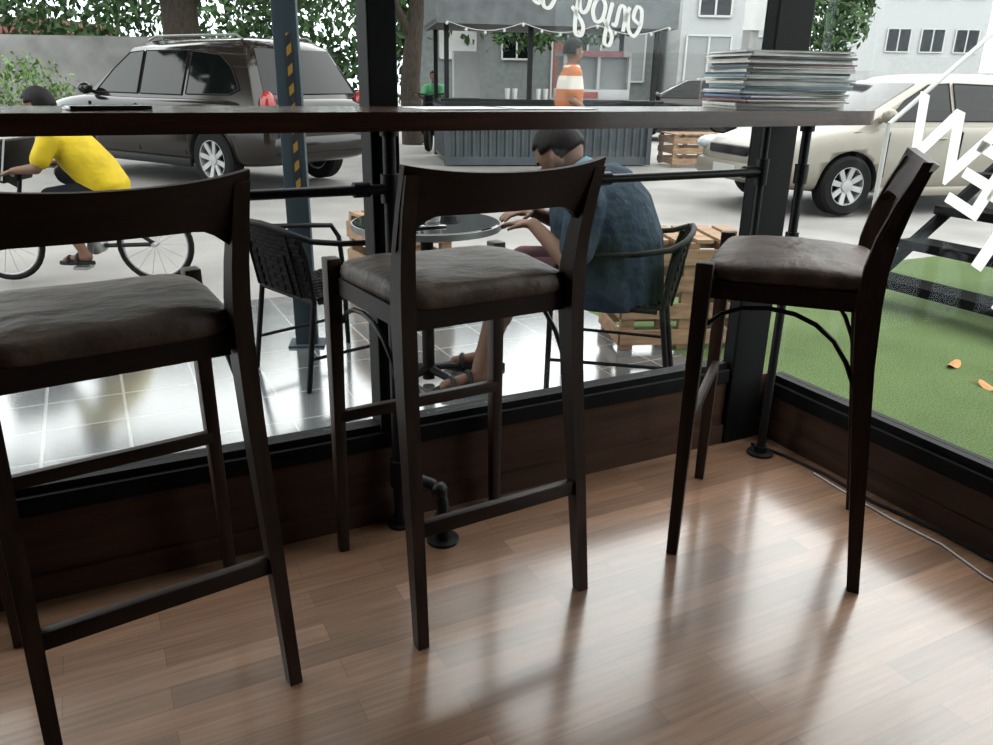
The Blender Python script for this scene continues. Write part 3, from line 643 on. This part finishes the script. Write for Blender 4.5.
# ------------------------------------------------------------------ cars
def make_car(name,label,loc,fdir,p):
    root=thing(name,label,'car',loc,math.atan2(fdir.y,fdir.x))
    L,Wd=p['L']/2,p['W']/2; zb=p['zb']
    b=B(); rings=[]
    for x,z0,zs,zt,w in p['st']:
        half=[(0,z0),(w*.86,z0),(w*.97,z0+.06),(w,z0+(zs-z0)*.35),(w*.985,z0+(zs-z0)*.7),(w*.97,zs),(w*.90,zt),(w*.45,zt+.012),(0,zt+.018)]
        rings.append([V((x,y,z)) for y,z in half]+[V((x,-y,z)) for y,z in half[-2:0:-1]])
    b.loft(rings); o=b.fin('body_shell',[p['paint']],root,ang=50)
    evalmesh(o,[('SUBSURF',dict(levels=2,render_levels=2))])
    cut=B()
    for x in p['wx']:
        for s_ in(-1,1): cut.lathe([(.001,-.13),(p['wr']+.05,-.13),(p['wr']+.05,.2),(.001,.2)],(x,s_*(Wd-.06),p['wr']),axis='Y',seg=32)
    co=cut.fin('cut',['blackplast']); co.parent=root
    mod=o.modifiers.new('b','BOOLEAN'); mod.operation='DIFFERENCE'; mod.object=co; mod.solver='EXACT'; mod.material_mode='TRANSFER'
    bpy.context.view_layer.update(); dg=bpy.context.evaluated_depsgraph_get()
    me=bpy.data.meshes.new_from_object(o.evaluated_get(dg),depsgraph=dg); o.modifiers.clear(); o.data=me
    bpy.data.objects.remove(co)
    zr=p['zr']; g=p['g']
    xb,xf,xbt,xft,wb,wt=g
    def ring(z,a,c,w,ch):
        pts=[(a,-w+ch),(a+ch*.6,-w),(c-ch,-w),(c,-w+ch*1.2),(c+.04,-w*.4),(c+.05,0),(c+.04,w*.4),(c,w-ch*1.2),(c-ch,w),(a+ch*.6,w),(a,w-ch),(a-.03,w*.4),(a-.035,0),(a-.03,-w*.4)]
        return [V((x,y,z)) for x,y in pts]
    b=B(); f=lambda t:(xb+(xbt-xb)*t, xf+(xft-xf)*t, wb+(wt-wb)*t)
    rr=[]
    for t in(-.12,.0,.5,.88): a,c,w=f(t); rr.append(ring(zb+(zr-zb)*t,a,c,w,.08))
    a,c,w=f(1); rr.append(ring(zr-.045,a+.02,c-.04,w-.015,.1)); rr.append(ring(zr-.012,a+.06,c-.10,w-.05,.1)); rr.append(ring(zr+.012,a+.14,c-.22,w-.13,.1)); rr.append(ring(zr+.03,a+.3,c-.4,w-.28,.08)); rr.append(ring(zr+.036,a+.5,c-.6,w-.45,.06))
    b.loft(rr); b.fin('cabin',[p['paint']],root,ang=50)
    def sp(x,z,s_,off=.008):
        t=(z-zb)/(zr-zb); return V((x,s_*(wb+(wt-wb)*t+off),z))
    for poly in p['win']:
        for s_ in(-1,1):
            b=B(); pts=[sp(x,z,s_) for x,z in poly]; b.prism(pts,(0,-s_*.01,0)); b.fin('side_window',['carglass'],root,smooth=False)
            b=B(); q=[sp(x,z,s_,.010) for x,z in poly]; b.tube(q+[q[0]],.007,6); b.fin('window_trim',['blackplast'],root)
    for (ab,at,sgn,nm) in((xb,xbt,-1,'rear_window'),(xf,xft,1,'windscreen')):
        b=B(); rg=[]
        for t in(.14,.5,.86):
            x=ab+(at-ab)*t; w=wb+(wt-wb)*t
            rg.append([V((x+sgn*(.055-.045*abs(k)**2),w*k*.86,zb+(zr-zb)*t)) for k in(-1,-.5,0,.5,1)])
        b.loft(rg,closed=False,cap=False); b.fin(nm,['carglass'],root)
    for x in p['wx']:
        for s_ in(-1,1):
            w=bpy.data.objects.new('wheel',None); COL.objects.link(w); w.parent=root; w.location=(x,s_*(Wd-.11),p['wr']); w.rotation_euler=(0,0,0 if s_>0 else math.pi)
            r=p['wr']
            b=B(); b.lathe([(r*.64,-.1),(r*.9,-.105),(r,-.08),(r,.08),(r*.9,.105),(r*.64,.1),(r*.64,-.1)],axis='Y',seg=36,cap=False); b.fin('tyre',['tyre'],w)
            b=B(); b.lathe([(r*.66,.10),(r*.62,.10),(r*.60,.03),(r*.60,-.09),(r*.66,-.09),(r*.66,.10)],axis='Y',seg=36,cap=False)
            for k in range(8):
                a=2*math.pi*(k+.3)/8; d=V((math.cos(a),0,math.sin(a))); b.beam(V((0,.06,0))+d*.03,V((0,.085,0))+d*r*.62,(.03,.05),(.02,.06),side=(0,1,0))
            b.lathe([(.001,.03),(.07,.03),(.06,.09),(.001,.095)],axis='Y',seg=16)
            b.fin('rim',['rim'],w,ang=30)
            b=B(); b.lathe([(r*.60,-.02),(r*.60,-.03),(.001,-.03),(.001,-.02)],axis='Y',seg=24); b.fin('rim_shade_plate',['blackplast'],w)  # black plate behind the spokes stands in for shade inside the rim
    x0,x1=p['st'][0][0],p['st'][-1][0]
    for s_ in(-1,1):
        b=B(); y=s_*(p['st'][1][4]*.86); b.ball((x0+.10,y,p['tl']),(.095,.10,.17),seg=16); b.fin('tail_lamp',['redlamp'],root)
        b=B(); b.ball((x1-.17,s_*(p['st'][-2][4]-.12),p['hl']),(.20,.14,.085),seg=16); b.fin('headlamp',['clearlamp'],root)
        b=B(); xm=xf-.28; b.ball((xm,s_*(wb+.10),zb+.10),(.06,.10,.075),seg=12); b.beam((xm,s_*(wb-.04),zb+.05),(xm,s_*(wb+.08),zb+.07),(.05,.04)); b.fin('wing_mirror',[p['paint']],root)
        for hx in p['dh']:
            b=B(); b.tube([(hx-.1,s_*(Wd*.95),zb-.13),(hx-.08,s_*(Wd*.97+.03),zb-.125),(hx+.08,s_*(Wd*.97+.03),zb-.125),(hx+.1,s_*(Wd*.95),zb-.13)],.013,8); b.fin('door_handle',[p['paint']],root)
        for dx in p['seams']:
            b=B(); b.box((dx,s_*(Wd*.978),(zb+.3)/2+.02),(.008,.03,zb-.46)); b.fin('door_seam',['blackplast'],root)
        b=B(); b.box2((p['wx'][0]+.40,s_*(Wd-.06),p['st'][3][1]-.01),(p['wx'][1]-.40,s_*(Wd-.0),p['st'][3][1]+.09),bev=.02); b.fin('sill_trim',['blackplast' if p.get('rails') else p['paint']],root)
    b=B(); b.box((x0+.0,0,p['tl']-.22),(.03,.5,.12)); b.fin('licence_plate',['plate'],root)
    b=B(); b.box((x1+.01,0,.42),(.03,.45,.11)); b.fin('licence_plate',['plate'],root)
    b=B(); b.box((x1-.04,0,p['hl']-.03),(.10,.75,.10),bev=.02); b.fin('grille',['blackplast'],root)
    b=B(); b.box((x0+.05,0,p['st'][0][1]+.10),(.16,Wd*1.62,.22),bev=.07); b.fin('rear_bumper',[p['paint']],root)
    b=B(); b.box((x1-.06,0,p['st'][-1][1]+.06),(.16,Wd*1.5,.2),bev=.06); b.fin('front_bumper',[p['paint']],root)
    if p.get('rails'):
        for s_ in(-1,1):
            b=B(); b.tube([(xbt+.15,s_*(wt-.09),zr+.0),(xbt+.25,s_*(wt-.09),zr+.05),(xft-.25,s_*(wt-.09),zr+.05),(xft-.1,s_*(wt-.09),zr)],.014,8); b.fin('roof_rail',['alum'],root)
    return root
suvp=dict(L=4.7,W=1.90,paint='suv',zb=1.02,zr=1.70,wr=.355,wx=(-1.42,1.32),tl=.98,hl=.82,rails=True,dh=(-.75,.2),seams=(.98,-.02,-.95),
 st=[(-2.36,.45,.86,.95,.72),(-2.32,.34,.98,1.06,.88),(-1.95,.27,1.0,1.07,.95),(-1.2,.26,1.01,1.07,.955),(-.4,.26,1.0,1.06,.955),(.5,.26,1.0,1.06,.955),(1.0,.26,1.0,1.07,.955),(1.35,.27,.98,1.06,.95),(1.95,.28,.90,.98,.92),(2.28,.34,.80,.90,.82),(2.38,.42,.66,.76,.66)],
 g=(-2.22,1.22,-1.84,.18,.88,.64),
 win=[[(.0,1.08),(.90,1.08),(.58,1.36),(.28,1.56),(.0,1.58)],[(-.88,1.08),(-.05,1.08),(-.05,1.58),(-.88,1.58)],[(-1.90,1.16),(-1.75,1.10),(-.96,1.09),(-.96,1.57),(-1.46,1.53),(-1.70,1.40)]])
sf=V((-.50,.866,0)).normalized(); sl=V((-sf.y,sf.x,0))
wheelc=V((1.37,10.20,G))
make_car('car','dark bronze sport utility car with roof rails parked outside',wheelc-sf*suvp['wx'][0]-sl*(.95-.05),sf,suvp)
hp=dict(L=4.4,W=1.76,paint='champagne',zb=.92,zr=1.42,wr=.31,wx=(-1.35,1.27),tl=.82,hl=.66,dh=(-.7,.2),seams=(.85,-.1,-1.0),
 st=[(-2.22,.40,.76,.84,.66),(-2.15,.28,.85,.93,.82),(-1.7,.22,.88,.95,.87),(-1.1,.2,.88,.95,.88),(-.4,.2,.87,.945,.88),(.5,.2,.87,.94,.88),(.9,.2,.87,.94,.88),(1.25,.21,.83,.91,.875),(1.8,.24,.74,.82,.84),(2.12,.28,.64,.72,.74),(2.22,.36,.52,.58,.58)],
 g=(-1.75,1.2,-1.15,.20,.80,.60),
 win=[[(.0,.97),(.86,.97),(.58,1.18),(.28,1.33),(.0,1.35)],[(-.85,.97),(-.06,.97),(-.06,1.35),(-.85,1.33)],[(-1.40,.99),(-.92,.97),(-.92,1.33),(-1.12,1.30)]])
cf=V((-.982,.187,0)).normalized(); cl=V((-cf.y,cf.x,0)); wc=V((7.17,6.01,G))
make_car('car','silver beige saloon car parked on the street',wc-cf*1.27-cl*.8,cf,hp)
hp2=dict(hp); hp2['paint']='suv'
make_car('car','dark hatchback car parked by the white building',S(20,4.75,G),S(.3,-1).normalized(),hp2)

# ------------------------------------------------------------------ kiosk
kd=V((.955,-.297,0)).normalized(); ka=math.atan2(kd.y,kd.x)
root=thing('street_kiosk','slate blue corrugated container drinks kiosk with canopy','kiosk',(5.16,12.09,G),ka)
KL=3.45; KD=1.9; KH=.98
b=B()
def corr(b,p0,dirx,nrm,length,h):
    k=int(length/.13); pts=[]
    for i in range(k):
        x=i*length/k; st=length/k
        pts+= [(x,0),(x+st*.35,0),(x+st*.5,-.03),(x+st*.85,-.03)]
    pts.append((length,0))
    for (xa,ya),(xb_,yb_) in zip(pts,pts[1:]):
        vs=[p0+dirx*xa+nrm*ya,p0+dirx*xb_+nrm*yb_]
        v=[b.bm.verts.new(q) for q in(vs[0],vs[1],vs[1]+V((0,0,h)),vs[0]+V((0,0,h)))]; b.face(v)
X,Y=V((1,0,0)),V((0,1,0))
corr(b,V((.05,.0,.12)),X,-Y,KL-.1,KH-.2); corr(b,V((.0,KD,.12)),-Y,-X,KD-.05,KH-.2); corr(b,V((KL,.05,.12)),Y,X,KD-.1,KH-.2); corr(b,V((KL,KD,.12)),-X,Y,KL,KH-.2)
b.box2((0,-.02,.0),(KL,.04,.13)); b.box2((0,-.02,KH-.08),(KL,.04,KH)); b.box2((0,KD-.04,0),(KL,KD,KH)); 
for x in(0,KL-.08): b.box2((x,-.03,0),(x+.08,.05,KH))
b.box2((.02,.04,.05),(KL-.02,KD-.05,.10))
b.fin('container_base',['corr'],root,smooth=False)
b=B(); b.box2((-.08,-.22,KH),(KL+.08,.25,KH+.04)); b.fin('counter',['black'],root)
b=B()
for x in(.0,1.32,KL-.07): b.box2((x,-.02,KH+.04),(x+.07,.05,2.2))
for x in(.0,KL-.07): b.box2((x,KD-.1,KH),(x+.07,KD-.03,2.2))
b.fin('canopy_posts',['black'],root)
b=B(); b.box2((-.15,-.35,2.10),(KL+.15,KD+.1,2.16)); b.box2((-.15,-.38,2.08),(KL+.15,-.30,2.75)); b.box2((-.15,-.3,2.08),(-.07,KD,2.75)); b.box2((KL+.07,-.3,2.08),(KL+.15,KD,2.75)); b.fin('canopy_roof',['canopy'],root,smooth=False)
b=B(); b.box2((2.0,.4,KH+.02),(3.15,1.1,KH+.20),bev=.02); b.box2((2.0,.4,KH+.70),(3.15,1.1,KH+.78),bev=.02)
for x in(2.0,2.57,3.10): b.box2((x,.4,KH+.2),(x+.05,.46,KH+.70))
b.mi=1; b.box2((2.06,.5,KH+.2),(3.1,1.05,KH+.70)); b.mi=2; b.box2((2.15,.38,KH+.70),(3.0,.395,KH+.79)); b.box2((2.2,.38,KH+.06),(2.6,.395,KH+.16))
b.fin('display_fridge',['white','shutter','redlamp'],root)
b=B(); b.box2((.3,1.3,1.0),(.75,1.6,1.75)); b.fin('shelf_unit',['white'],root)
b=B()
for x in(1.0,1.12,1.5,1.62,1.8): b.lathe([(.001,0),(.035,0),(.045,.16),(.001,.16)],(x,0,KH+.04),seg=12)
b.fin('counter_bottles',['cupw'],root)
b=B(); pts=[]
for i in range(25):
    t_=i/24; pts.append(V((t_*KL,-.40,2.11-.12*abs(math.sin(t_*math.pi*3)))))
b.tube(pts,.006,5)
for p in pts[::2]: b.ball(p-V((0,0,.03)),.025,seg=8)
b.fin('bulb_string',['bulb'],root)

# ------------------------------------------------------------------ pallets
def pallet(label,loc,rot,w,d,h,rows):
    root=thing('wooden_pallet_box',label,'wooden crate',loc,rot)
    b=B()
    for k in range(rows):
        z=h*(k+.5)/rows
        for y in(-d/2,d/2): b.box((0,y,z),(w,.018,h/rows*.55))
        for x in(-w/2,w/2): b.box((x,0,z),(.018,d,h/rows*.55))
    b.fin('slats',['pallet'],root,smooth=False)
    b=B()
    for x in(-w/2+.04,0,w/2-.04):
        for y in(-d/2+.03,d/2-.03): b.box((x,y,h/2),(.07,.04,h-.002))
    b.fin('upright_blocks',['pallet'],root,smooth=False)
    b=B(); k=6
    for i in range(k): b.box((-w/2+w*(i+.5)/k,0,h+.009),(w/k*.72,d,.018))
    b.fin('top_boards',['pallet'],root,smooth=False)
pallet('pale pine pallet crate standing beside the patio chair',(2.74,3.27,G),math.radians(-20),.70,.42,.56,4)
pallet('small pine pallet crate behind the patio table',(1.66,4.6,G),math.radians(5),.5,.45,.52,3)
pallet('pine pallet crate standing beside the kiosk',(9.2,10.9,G),ka,.95,.7,.5,3)

# ------------------------------------------------------------------ black steps
root=thing('outdoor_steps','black steel open tread steps beside the artificial turf','steps',(4.35,1.25,G))
b=B()
for k in range(6): b.box2((.30*k,0,.20*k+.13),(.30*k+.22,2.15,.20*k+.185))
b.fin('treads',['steps'],root,smooth=False)
b=B()
for y in(0,2.12): b.beam((-.05,y+.02,.03),(1.70,y+.02,1.17),(.03,.08),side=(0,1,0))
b.fin('stringers',['steps'],root,smooth=False)
b=B()
for p,q in(((0,2.14,.1),(0,2.14,1.1)),((0,2.14,1.1),(1.5,2.14,2.1)),((1.5,2.14,1.0),(1.5,2.14,2.1))): b.tube([p,q],.014,8)
b.fin('handrail',['white'],root)

for k,(x,y,r,s_) in enumerate([(3.75,2.30,.3,.75),(3.62,2.02,1.4,.8),(3.9,2.12,2.2,.6),(2.72,2.35,.8,.6)]):
    b=B(); pts=[V((.085*math.cos(t)*s_*(1.0),.035*math.sin(t)*s_*(1+.25*math.cos(t)),.012+.012*math.cos(2*t))) for t in[2*math.pi*q/14 for q in range(14)]]
    c=b.bm.verts.new((0,0,.004)); vs=[b.bm.verts.new(p) for p in pts]
    for q in range(14): b.face([c,vs[q],vs[(q+1)%14]])
    b.tube([(.08*s_,0,.02),(.12*s_,.01,.01)],.0025,5)
    o=b.fin('fallen_leaf',['dryleaf']); o.location=(x,y,G); o.rotation_euler=(0,0,r); tag(o,'dry orange leaf fallen on the turf','leaf','fallen leaves on the turf')

# ------------------------------------------------------------------ background
def bbox(name,label,cat,d0,s0,d1,s1,z0,z1,matn,rows=None):
    root=thing(name,label,cat,S((d0+d1)/2,(s0+s1)/2,G),-AL)
    w=abs(s1-s0); dp=abs(d1-d0)
    b=B(); b.box2((-w/2,-dp/2,z0-G),(w/2,dp/2,z1-G)); b.fin('walls',[matn],root,smooth=False)
    if rows:
        for (x,z,ww,hh,mt,nm) in rows:
            b=B(); b.box2((x-ww/2,-dp/2-.06,z-hh/2-G),(x+ww/2,-dp/2-.01,z+hh/2-G)); 
            b.fin(nm,[mt],root,smooth=False)
            b=B()
            for q in([(x-ww/2,z-hh/2),(x+ww/2,z-hh/2)],[(x-ww/2,z+hh/2),(x+ww/2,z+hh/2)],[(x-ww/2,z-hh/2),(x-ww/2,z+hh/2)],[(x+ww/2,z-hh/2),(x+ww/2,z+hh/2)],[(x,z-hh/2),(x,z+hh/2)]):
                b.beam((q[0][0],-dp/2-.07,q[0][1]-G),(q[1][0],-dp/2-.07,q[1][1]-G),(.06,.06))
            b.fin('window_frame',['white'],root,smooth=False)
    return root
bbox('boundary_wall','long weathered grey concrete boundary wall across the street','wall',25,-30,25.3,-7.0,G,2.2,'wallgrey')
bbox('building','grey green low building with a red door behind the kiosk','building',29,-3.0,33,5.2,G,4.2,'bldg3',rows=[(-2.6,2.4,1.2,1.1,'white','panel'),(-.6,2.4,1.0,1.1,'carglass','window'),(1.2,1.6,1.2,2.0,'bldg2','door'),(3,2.0,1.5,1.6,'shutter','shutter')])
bbox('building','white rendered building with grey shutters and windows','building',27,5.6,33,9.4,G,6.0,'bldg',rows=[(-1.0,1.3,1.4,2.6,'shutter','shutter'),(.9,1.3,1.5,2.6,'shutter','shutter'),(-.9,3.6,1.0,.9,'carglass','window'),(.9,3.6,1.0,.9,'carglass','window')])
bbox('building','tall white apartment building with dark windows','building',48,21,56,27,G,14,'bldg',rows=[(x,z,1.3,1.2,'carglass','window') for x in(-1.9,0,1.9) for z in(3.6,6.4,9.2)])
bbox('boundary_wall','low pale concrete wall beyond the parked cars','wall',30,9.6,30.3,40,G,1.7,'bldg')
bbox('building','brown roofed low house behind the concrete wall','building',34,-30,40,-18,G,3.2,'bldg2',rows=[(2,2.2,1.5,1,'carglass','window')])
def tree(name,label,base_,trunk,blobs,n,leaf='leaf',lsz=.16):
    root=thing(name,label,'hedge' if name=='hedge' else 'tree',base_)
    if trunk:
        b=B()
        for pts,rs in trunk: b.tube(pts,rs,10)
        b.fin('trunk',['bark'],root)
    b=B(); tot=sum(r[0]*r[1]*r[2] for c,r in blobs)
    for c,r in blobs:
        k=int(n*r[0]*r[1]*r[2]/tot)
        for _ in range(k):
            d=V((random.gauss(0,1),random.gauss(0,1),random.gauss(0,1))).normalized()*random.uniform(.45,1.0)
            p=V(c)+V((d.x*r[0],d.y*r[1],d.z*r[2]))
            q=Quaternion((random.random()-.5,random.random()-.5,random.random()-.5,random.random()-.5)); q.normalize()
            s_=lsz*random.uniform(.6,1.3)
            vs=[b.bm.verts.new(p+q@V(v)*s_) for v in((-1,0,0),(0,-.45,.1),(1,0,0),(0,.45,.1))]; b.face(vs)
    b.fin('foliage',[leaf],root,smooth=False)
tree('tree','broad leafy tree with a thick trunk behind the parked car',S(21,-7.9,G),[([(0,0,0),(.05,0,2),(.0,.1,4.5)],[.55,.45,.35]),([(0,0,2.6),(1.2,.2,4.2),(2.5,0,5)],[.25,.16,.08])],[((0,0,4.9),(3.6,3,1.9)),((3,0,4.2),(2.8,2.5,1.6)),((-3,1,4.6),(2.6,2.5,1.5))],9000,lsz=.13)
tree('tree','slender slanting street tree beside the kiosk',S(17.5,-1.85,G),[([(0,0,0),(-.06,0,1.2),(.12,.05,2.6),(.5,.1,4.2)],[.26,.21,.17,.12]),([(.05,0,2.0),(-.6,.1,3.2),(-1.1,.1,4)],[.1,.07,.04])],[((-.6,.3,3.9),(1.8,1.5,.8)),((1.2,0,4.2),(1.8,1.4,.8))],2600,lsz=.10)
tree('tree','dense green tree mass behind the street wall',S(30,-6,G),None,[((0,0,3.2),(5.5,3,3.2)),((-8,3,4.0),(4.5,3,3.0)),((5,-2,4.4),(3.5,3,2.6))],11000,lsz=.19)
tree('tree','leafy green tree behind the kiosk',S(26,2.4,G),[([(0,0,0),(0,0,3)],[.2,.15])],[((0,0,3.3),(2.0,1.4,1.1)),((-1.6,.6,2.9),(1.4,1.2,.9))],2600,lsz=.12)
tree('tree','leafy green tree behind the white building',S(38,13,G),[([(0,0,0),(0,0,4)],[.3,.25])],[((0,0,4.2),(3.5,3,2.2)),((-4,0,3.6),(2.5,2,1.8))],3600,lsz=.22)
tree('tree','unseen tree canopy added to shade the parked car',S(9.5,-9.5,G),[([(0,0,0),(.1,.1,2.5),(.6,.2,4.6)],[.3,.26,.18]),([(.6,.2,4.4),(3,0,5.6),(6,-1,6.2)],[.16,.11,.06])],[((3.5,0,6.0),(4.2,3.6,1.1)),((7.6,-1.2,6.3),(3.2,3.2,1.0)),((-1.5,1,6),(3,3,1.2)),((4.6,-4.4,6.6),(3.2,2.0,.8))],6000,lsz=.30)  # out-of-view canopy added to darken sky reflections on car and floor
tree('hedge','clipped bright green hedge beside the concrete wall',S(17,-9.9,G),None,[((0,0,.8),(1.3,.9,.9)),((-1.6,.6,.85),(1.4,.9,.95))],3600,leaf='leaf2',lsz=.06)
root=thing('utility_pole','tall square concrete utility pole with sign and overhead cables','utility pole',S(22,6.35,G))
b=B(); b.beam((0,0,0),(0,0,9),(.30,.30),(.22,.22)); b.fin('pole_shaft',['kerb'],root)
b=B(); Rp=Matrix.Rotation(-AL,3,'Z'); b.box(Rp@V((0,-.2,2.95)),(.55,.04,.75),rot=Rp); b.fin('pole_sign',['white'],root)
b=B()
for k in range(4):
    z=4.0+.35*k; pts=[V((-14+28*i/16,6-12*i/16,z+1.6*((i-8)/8)**2)) for i in range(17)]; b.tube(pts,.016,5)
b.fin('overhead_cables',['blackplast'],root)
mp=S(16.1,-1.30,G); mfv=S(-1,-.1).normalized()
root=thing('scooter','small dark scooter ridden beside the kiosk','scooter',mp,math.atan2(mfv.y,mfv.x))
for x in(-.6,.6):
    b=B(); b.lathe([(.15,-.04),(.25,-.045),(.27,0),(.25,.045),(.15,.04),(.15,-.04)],(x,0,.27),axis='Y',seg=20,cap=False); b.lathe([(.001,-.03),(.16,-.03),(.16,.03),(.001,.03)],(x,0,.27),axis='Y',seg=16); b.fin('wheel',['tyre'],root)
b=B(); b.loft([[V((x,-w,z0)),V((x,w,z0)),V((x,w*.8,z1)),V((x,-w*.8,z1))] for x,w,z0,z1 in((-.75,.08,.55,.7),(-.4,.16,.35,.76),(-.05,.14,.32,.72),(.1,.14,.27,.36),(.3,.14,.27,.4),(.45,.16,.35,.95),(.55,.08,.6,1.0))]); b.beam((.6,0,.27),(.48,0,.95),(.06,.06)); b.fin('body_shell',['dark'],root)
b=B(); b.tube([(.35,-.3,1.05),(.45,0,1.0),(.35,.3,1.05)],.015,8); b.fin('handlebar',['black'],root)
J=dict(hip=(-.2,0,.80),chest=(-.12,0,1.02),neck=(-.06,0,1.18),head=(-.02,0,1.33),headf=(1,.2,0),w=.15,dep=.11,
 shL=(-.08,.17,1.13),elL=(.08,.22,.96),wrL=(.28,.26,1.04),hdL=(1,0,-.2),shR=(-.08,-.17,1.13),elR=(.08,-.22,.96),wrR=(.28,-.26,1.04),hdR=(1,0,-.2),
 hpL=(-.18,.1,.78),knL=(.22,.15,.72),anL=(.2,.15,.38),ftL=(1,0,0),hpR=(-.18,-.1,.78),knR=(.22,-.15,.72),anR=(.2,-.15,.38),ftR=(1,0,0))
person('person','scooter rider in a green jacket sitting on the scooter',mp,mfv,J,'greenvest','dark','rubber',vox=.018,sc=.9,long_pants=True)

# ------------------------------------------------------------------ world & camera
w=bpy.data.worlds.new('overcast_sky'); scene.world=w; w.use_nodes=True; n=w.node_tree
bg=n.nodes['Background']; tc=n.nodes.new('ShaderNodeTexCoord'); sp_=n.nodes.new('ShaderNodeSeparateXYZ'); cr=n.nodes.new('ShaderNodeValToRGB')
cr.color_ramp.elements[0].position=.0; cr.color_ramp.elements[0].color=(.50,.55,.58,1); cr.color_ramp.elements[1].position=.45; cr.color_ramp.elements[1].color=(1,1,1,1)
n.links.new(tc.outputs['Generated'],sp_.inputs[0]); n.links.new(sp_.outputs['Z'],cr.inputs[0]); n.links.new(cr.outputs[0],bg.inputs[0]); bg.inputs[1].default_value=5.5
cam=bpy.data.cameras.new('camera'); cam.sensor_width=36; cam.lens=790/993*36; cam.clip_start=.02; cam.clip_end=300
co=bpy.data.objects.new('camera',cam); COL.objects.link(co); scene.camera=co
th,ro,H=math.radians(20.4),math.radians(1.0),1.22
def cw(x,y,z): return V((x*CA+y*SA,-x*SA+y*CA,z))
Rv=cw(math.cos(ro),math.sin(ro)*math.sin(th),math.sin(ro)*math.cos(th)); Uv=cw(-math.sin(ro),math.cos(ro)*math.sin(th),math.cos(ro)*math.cos(th)); Fv=cw(0,math.cos(th),-math.sin(th))
mw=Matrix((Rv,Uv,-Fv)).transposed().to_4x4(); mw.translation=V((0,0,H)); co.matrix_world=mw
scene.view_settings.view_transform='Standard'; scene.view_settings.look='None'
